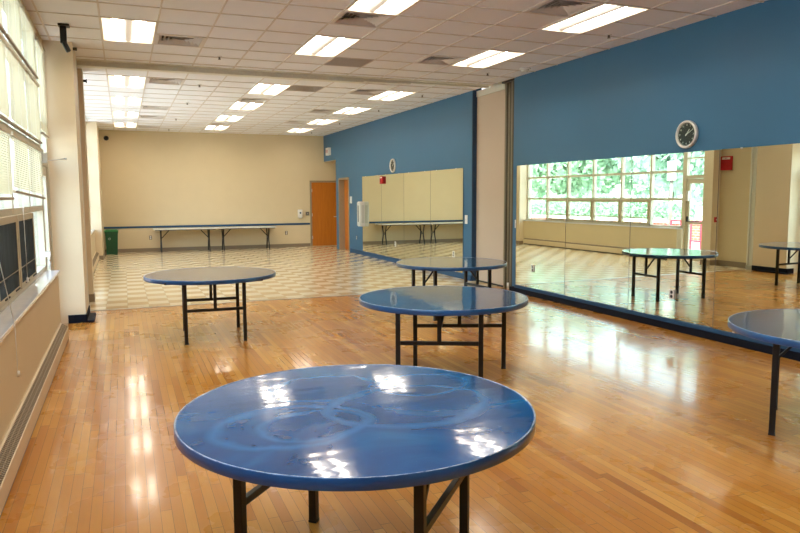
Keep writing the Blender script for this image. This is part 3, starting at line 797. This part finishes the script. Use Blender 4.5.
# ------------------------------------------------------------------ green bin
r = thing('recycling_bin', 'dark green lidded recycling bin in the far left corner', 'bin', (-.35, 21.85, 0))
def tap(m, w0, d0, w1, d1, z0, z1):
    b = m.bm; A = [b.verts.new((sx*w0, sy*d0, z0)) for sx, sy in ((-1, -1), (1, -1), (1, 1), (-1, 1))]; Bq = [b.verts.new((sx*w1, sy*d1, z1)) for sx, sy in ((-1, -1), (1, -1), (1, 1), (-1, 1))]
    b.faces.new(A[::-1]); b.faces.new(Bq)
    for i in range(4): b.faces.new((A[i], A[(i+1) % 4], Bq[(i+1) % 4], Bq[i]))
m = MB(); tap(m, .145, .18, .175, .23, 0, .66); m.box(-.182, .182, -.237, .237, .62, .665, bev=.004); m.build('body', M['green'], r)
MB().box(-.19, .19, -.245, .245, .665, .70, bev=.012).box(-.15, .15, -.2, .2, .70, .722, bev=.008).build('lid', M['greenl'], r)
a = MB()
for k in range(3):      # three chasing arrows
    an = PI/2+k*2*PI/3; Rm = Matrix.Translation((-.06, -.232, .46)) @ Matrix.Scale(.6, 4) @ Matrix.Rotation(.057, 4, 'X') @ Matrix.Rotation(-an, 4, 'Y')
    a.box(-.034, .014, -.004, .002, .034, .05, None, 0, Rm); a.prism([(-.01, .0)]*0 or [(.012, .026), (.012, .058), (.038, .042)], 'y', -.004, .002) if False else None
    t3 = MB(); t3.prism([(.012, .026), (.012, .058), (.038, .042)], 'y', -.004, .002); me = bpy.data.meshes.new('x'); t3.bm.to_mesh(me); a.mesh(me, None, Rm)
a.build('recycling_symbol', M['white'], r)

# ------------------------------------------------------------------ folding tables at the back wall
def wishbone(x, s, r):
    """end frame: two legs meeting a cross tie, wide feet, brace to the underside"""
    m = MB(); zt = .69
    for sy in (-1, 1):
        m.bar((x, sy*.20, zt), (x, sy*.11, .42), .034, bev=.003); m.bar((x, sy*.11, .42), (x, sy*.12, .30), .034, bev=.003); m.bar((x, sy*.12, .30), (x, sy*.22, .0), .034, bev=.003)
    m.bar((x, -.12, .36), (x, .12, .36), .024, bev=.003); m.bar((x, -.22, .012), (x, -.20, .012), .034, bev=0)
    m.build('leg_frame', M['black'], r)
    MB().bar((x, -.0, .40), (x+s*.27, 0, zt), .024, bev=.002).bar((x, -.1, .38), (x, .1, .38), .016, bev=.002).build('brace', M['black'], r)
for i, (xc, lab) in enumerate(((1.72, 'long grey topped folding table against the back wall, the one nearer the green bin'), (3.55, 'long grey topped folding table against the back wall, the one nearer the wooden door'))):
    r = thing('folding_table', lab, 'table', (xc, YB-.42, 0), 0, 'rectangular folding tables')
    MB().box(-.91, .91, -.38, .38, .69, .715, bev=.006).build('tabletop', M['lam'], r)
    MB().box(-.87, .87, -.35, -.33, .665, .69).box(-.87, .87, .33, .35, .665, .69).build('apron', M['grey'], r)
    wishbone(-.70, 1, r); wishbone(.70, -1, r)

# ------------------------------------------------------------------ round tables
ZT, RT = .742, .766
def round_table(cx, cy, frames, lab, rz=0, knee=False, zb=.38, run=.36):
    r = thing('round_table', lab, 'table', (cx, cy, 0), 0, 'round blue folding tables')
    t = MB().lathe([(0, ZT-.030), (RT-.012, ZT-.030), (RT-.010, ZT-.003), (0, ZT-.003)], n=96, smooth=False).build('tabletop', M['top'], r)
    t.rotation_euler.z = rz
    e = MB().lathe([(RT-.012, ZT-.048), (RT-.003, ZT-.048), (RT, ZT-.045), (RT, ZT-.004), (RT-.002, ZT-.001), (RT-.004, ZT-.0005), (RT-.007, ZT-.002), (RT-.012, ZT-.005)], n=128).build('edge_band', M['edge'], r)
    e.rotation_euler.z = rz*1.7
    c0 = Vector((cx, cy, 0)); zu = ZT-.030
    cen = Vector((sum(p[0] for f in frames for p in f)/4-cx, sum(p[1] for f in frames for p in f)/4-cy, 0))
    for fr in frames:
        a, b_ = [Vector((p[0]-cx, p[1]-cy, 0)) for p in fr]; ax = (b_-a).normalized(); up = (-ax.y, ax.x, 0)
        for p in (a, b_):
            lg = MB().bar(p+Vector((0, 0, .012)), p+Vector((0, 0, zu)), .04, .04, up=up).build('leg', M['black'], r)
            MB().bar(p, p+Vector((0, 0, .014)), .044, .044, up=up).build('foot_cap', M['blackpl'], lg)
        mid = (a+b_)/2
        MB().bar(a+ax*.02+Vector((0, 0, zb)), b_-ax*.02+Vector((0, 0, zb)), .028, .034).build('crossbar', M['black'], r)
        # runner under the top the legs fold on
        MB().bar(mid-ax*run+Vector((0, 0, zu-.012)), mid+ax*run+Vector((0, 0, zu-.012)), .05, .024, up=(0, 0, 1)).build('runner', M['black'], r)
        inn = (cen-mid); inn.z = 0; inn.normalize()
        if knee:
            MB().bar(a+ax*.02+Vector((0, 0, .50)), a+ax*.20+Vector((0, 0, zu-.02)), .03, .022).build('brace', M['black'], r)
        else:
            MB().bar(mid+Vector((0, 0, zb+.012)), mid+Vector((0, 0, zu)), .036, .03, up=up).build('center_post', M['black'], r)
            MB().bar(mid+inn*.015+Vector((0, 0, zb+.1)), mid+inn*.20+Vector((0, 0, zu-.02)), .022, .018).build('brace', M['black'], r)
    return r
round_table(.915, 2.79, [[(.99, 2.28), (1.43, 2.77)], [(.40, 2.81), (.84, 3.30)]], 'largest looking round blue table in the foreground, scuffed glossy top with swirl marks', 0, knee=True)
round_table(2.679, 5.632, [[(2.11, 5.32), (2.74, 5.02)], [(2.55, 5.98), (3.33, 5.65)]], 'round blue table directly behind the foreground one, in the middle of the room', 1.1, zb=.42)
round_table(4.206, 8.577, [[(3.74, 8.83), (3.80, 8.23)], [(4.61, 8.92), (4.67, 8.32)]], 'round blue table standing closest to the beige partition, behind the middle table', 2.0)
round_table(.951, 8.50, [[(.60, 7.98), (1.25, 7.95)], [(.65, 8.84), (1.30, 8.80)]], 'round blue table alone at the left near the tiled floor', 2.9, run=.54)
round_table(4.63, 3.19, [[(4.10, 3.33), (4.62, 3.74)], [(4.64, 2.64), (5.16, 3.05)]], 'round blue table at the right edge of the view before the mirror', 4.0)

# ------------------------------------------------------------------ outside
gz = -.12
struct(MB().box(-70, -1.05, -40, 90, gz-.1, gz).build('ground', M['concrete']), 'bright paved ground outside the windows')
def leafy(n, rx, ry, rz_, cz, size, seed):
    rnd = random.Random(seed); bm = bmesh.new()
    lumps = [(Vector((rnd.uniform(-1, 1)*rx*.55, rnd.uniform(-1, 1)*ry*.55, cz+rnd.uniform(-1, 1)*rz_*.6)), rnd.uniform(.38, .6)) for _ in range(20)]
    for _ in range(n):
        c, q = rnd.choice(lumps); d = Vector((rnd.gauss(0, 1), rnd.gauss(0, 1), rnd.gauss(0, 1))).normalized()*rnd.uniform(.75, 1.0)
        p = c+Vector((d.x*rx*q, d.y*ry*q, d.z*rz_*q)); u = Vector((rnd.gauss(0, 1), rnd.gauss(0, 1), rnd.gauss(0, 1))).normalized(); v = u.orthogonal().normalized(); s_ = size*rnd.uniform(.6, 1.3)
        bm.faces.new([bm.verts.new(p+x) for x in (u*s_, v*s_*.6, -u*s_, -v*s_*.6)])
    me = bpy.data.meshes.new('leaves'); bm.to_mesh(me); bm.free(); return me
crowns = [leafy(9000, 4.1, 4.1, 4.2, 5.0, .25, 1), leafy(9000, 4.0, 4.0, 4.3, 5.2, .25, 2)]
def tree(x, y, k, s_, lab):
    r = thing('tree', lab, 'tree', (x, y, gz), random.uniform(0, 6), 'trees outside the windows'); r.scale = (s_, s_, s_)
    m = MB(); m.cyl((0, 0, 0), (.1, 0, 3.0), .2, r2=.13, n=12)
    for a in range(5):
        an = a*1.26; m.cyl((.1, 0, 2.4+.15*a), (.1+1.7*math.cos(an), 1.7*math.sin(an), 4.8), .08, r2=.03, n=8)
    m.build('trunk', M['bark'], r)
    me = crowns[k]; mm = me if s_ else me
    o = bpy.data.objects.new('crown', crowns[k]); COL.objects.link(o); o.parent = r
for k in (0, 1): crowns[k].materials.append(M['leaf1'] if k == 0 else M['leaf2'])
tp = [(-18, 9.5, 1, .95), (-18, 20, 0, .95), (-18, 30.5, 1, .95), (-18, 41, 0, .95), (-18, 51.5, 1, .95), (-31, 24, 0, 1.2), (-31, 37.5, 1, 1.2), (-31, 51, 0, 1.2), (-31, 64.5, 1, 1.2), (-31, 78, 0, 1.2)]
tl = ['pale green tree of the front line beyond the paving, nearest the camera', 'mid green tree of the front line beyond the paving, second from the camera', 'pale green tree of the front line beyond the paving, third from the camera', 'mid green tree of the front line beyond the paving, fourth from the camera', 'pale green tree of the front line beyond the paving, farthest from the camera', 'mid green tree of the back line behind the others, nearest the camera', 'pale green tree of the back line behind the others, second from the camera', 'mid green tree of the back line behind the others, third from the camera', 'pale green tree of the back line behind the others, fourth from the camera', 'mid green tree of the back line behind the others, farthest from the camera']
for (x, y, k, s_), lab in zip(tp, tl): tree(x, y, k, s_, lab)
hm = leafy(9000, 1.0, 1.0, 1.0, 0, .13, 5)
def hedge(x, y, L, lab):
    rnd = random.Random(int(y*10)); bm = bmesh.new()
    for _ in range(9000):
        p = Vector((rnd.uniform(-.7, .7), rnd.uniform(-L/2, L/2), rnd.uniform(.1, 1.7))); p.z *= .85+.15*math.sin(p.y*1.7)
        u = Vector((rnd.gauss(0, 1), rnd.gauss(0, 1), rnd.gauss(0, 1))).normalized(); v = u.orthogonal().normalized(); s_ = .12
        bm.faces.new([bm.verts.new(p+q) for q in (u*s_, v*s_*.6, -u*s_, -v*s_*.6)])
    me = bpy.data.meshes.new('hedge'); bm.to_mesh(me); bm.free(); me.materials.append(M['leaf1'])
    o = bpy.data.objects.new('hedge', me); COL.objects.link(o); o.location = (x, y, gz+.1)
    tag(o, lab, 'hedge', 'hedges behind the paving')
hedge(-12.6, 15, 15, 'leafy green hedge across the paving, the nearer stretch'); hedge(-12.6, 33, 18, 'leafy green hedge across the paving, the farther stretch')
r = thing('planter', 'low red brick planter wall with a pale cap across the paving', 'planter', (-9, 24, gz))
MB().box(-.2, .2, -19, 19, 0, .62).build('brick_wall', M['brick'], r); MB().box(-.26, .26, -19, 19, .62, .72, bev=.01).build('cap', M['concrete'], r)
# red railing outside the far glazed door
r = thing('railing', 'red painted steel railing on the paving outside the far glazed door', 'railing', (-4.2, 15.2, gz))
m = MB()
for z in (.35, .95): m.bar((0, -1.6, z), (0, 1.6, z), .06)
m.build('rail', M['redout'], r)
for k in range(9): MB().bar((0, -1.6+.4*k, 0), (0, -1.6+.4*k, .95), .05).build('post', M['redout'], r)
r = thing('bollard_light', 'grey post light on the paving beyond the far windows', 'lamp', (-7.0, 19.6, gz))
MB().cyl((0, 0, 0), (0, 0, 2.3), .06).build('post', M['grey'], r); MB().cyl((0, 0, 2.3), (0, 0, 3.0), .16, r2=.16).build('lantern', M['whitegrey'], r)

# ------------------------------------------------------------------ light
W = bpy.data.worlds.new('sky'); sc.world = W; W.use_nodes = True; nt = W.node_tree; bg = nt.nodes['Background']
sky = nt.nodes.new('ShaderNodeTexSky'); sky.sky_type = 'NISHITA'; sky.sun_disc = False; sky.sun_elevation = math.radians(52); sky.sun_rotation = math.radians(120); sky.air_density = 1.2; sky.dust_density = 2.5
mx = nt.nodes.new('ShaderNodeMix'); mx.data_type = 'RGBA'; mx.inputs[0].default_value = .24
nt.links.new(sky.outputs[0], mx.inputs[6]); mx.inputs[7].default_value = (5.2, 5.9, 6.8, 1)
nt.links.new(mx.outputs[2], bg.inputs[0]); bg.inputs['Strength'].default_value = 1.35
S = bpy.data.lights.new('sun', 'SUN'); S.energy = 9; S.angle = math.radians(.6); S.color = (1, .95, .86)
so = bpy.data.objects.new('sun', S); COL.objects.link(so)
d = Vector((-.62, .30, -.85)).normalized(); so.rotation_euler = d.to_track_quat('-Z', 'Y').to_euler(); so.location = (10, -10, 20)

# ------------------------------------------------------------------ camera
ya, pi_, ro = math.radians(21.8357), math.radians(5.855), math.radians(-.2882)
R_ = Vector((math.cos(ya), -math.sin(ya), 0)); F_ = Vector((math.sin(ya)*math.cos(pi_), math.cos(ya)*math.cos(pi_), -math.sin(pi_))); U_ = Vector((math.sin(ya)*math.sin(pi_), math.cos(ya)*math.sin(pi_), math.cos(pi_)))
X_ = R_*math.cos(ro)+U_*math.sin(ro); Y_ = -R_*math.sin(ro)+U_*math.cos(ro)
cam = bpy.data.cameras.new('camera'); cam.sensor_width = 36; cam.lens = 687.588/800*36; cam.clip_end = 300
co = bpy.data.objects.new('camera', cam); COL.objects.link(co)
mw = Matrix((X_, Y_, -F_)).transposed().to_4x4(); mw.translation = (0, 0, 1.657); co.matrix_world = mw
sc.camera = co

sc.view_settings.view_transform = 'Standard'; sc.view_settings.look = 'None'; sc.view_settings.gamma = 1; sc.view_settings.use_curve_mapping = False
sc.view_settings.exposure = .68
cy = sc.cycles; cy.use_denoising = True; cy.max_bounces = 10; cy.diffuse_bounces = 5; cy.glossy_bounces = 6; cy.transparent_max_bounces = 16; cy.caustics_reflective = False; cy.caustics_refractive = False
cy.sample_clamp_indirect = 8
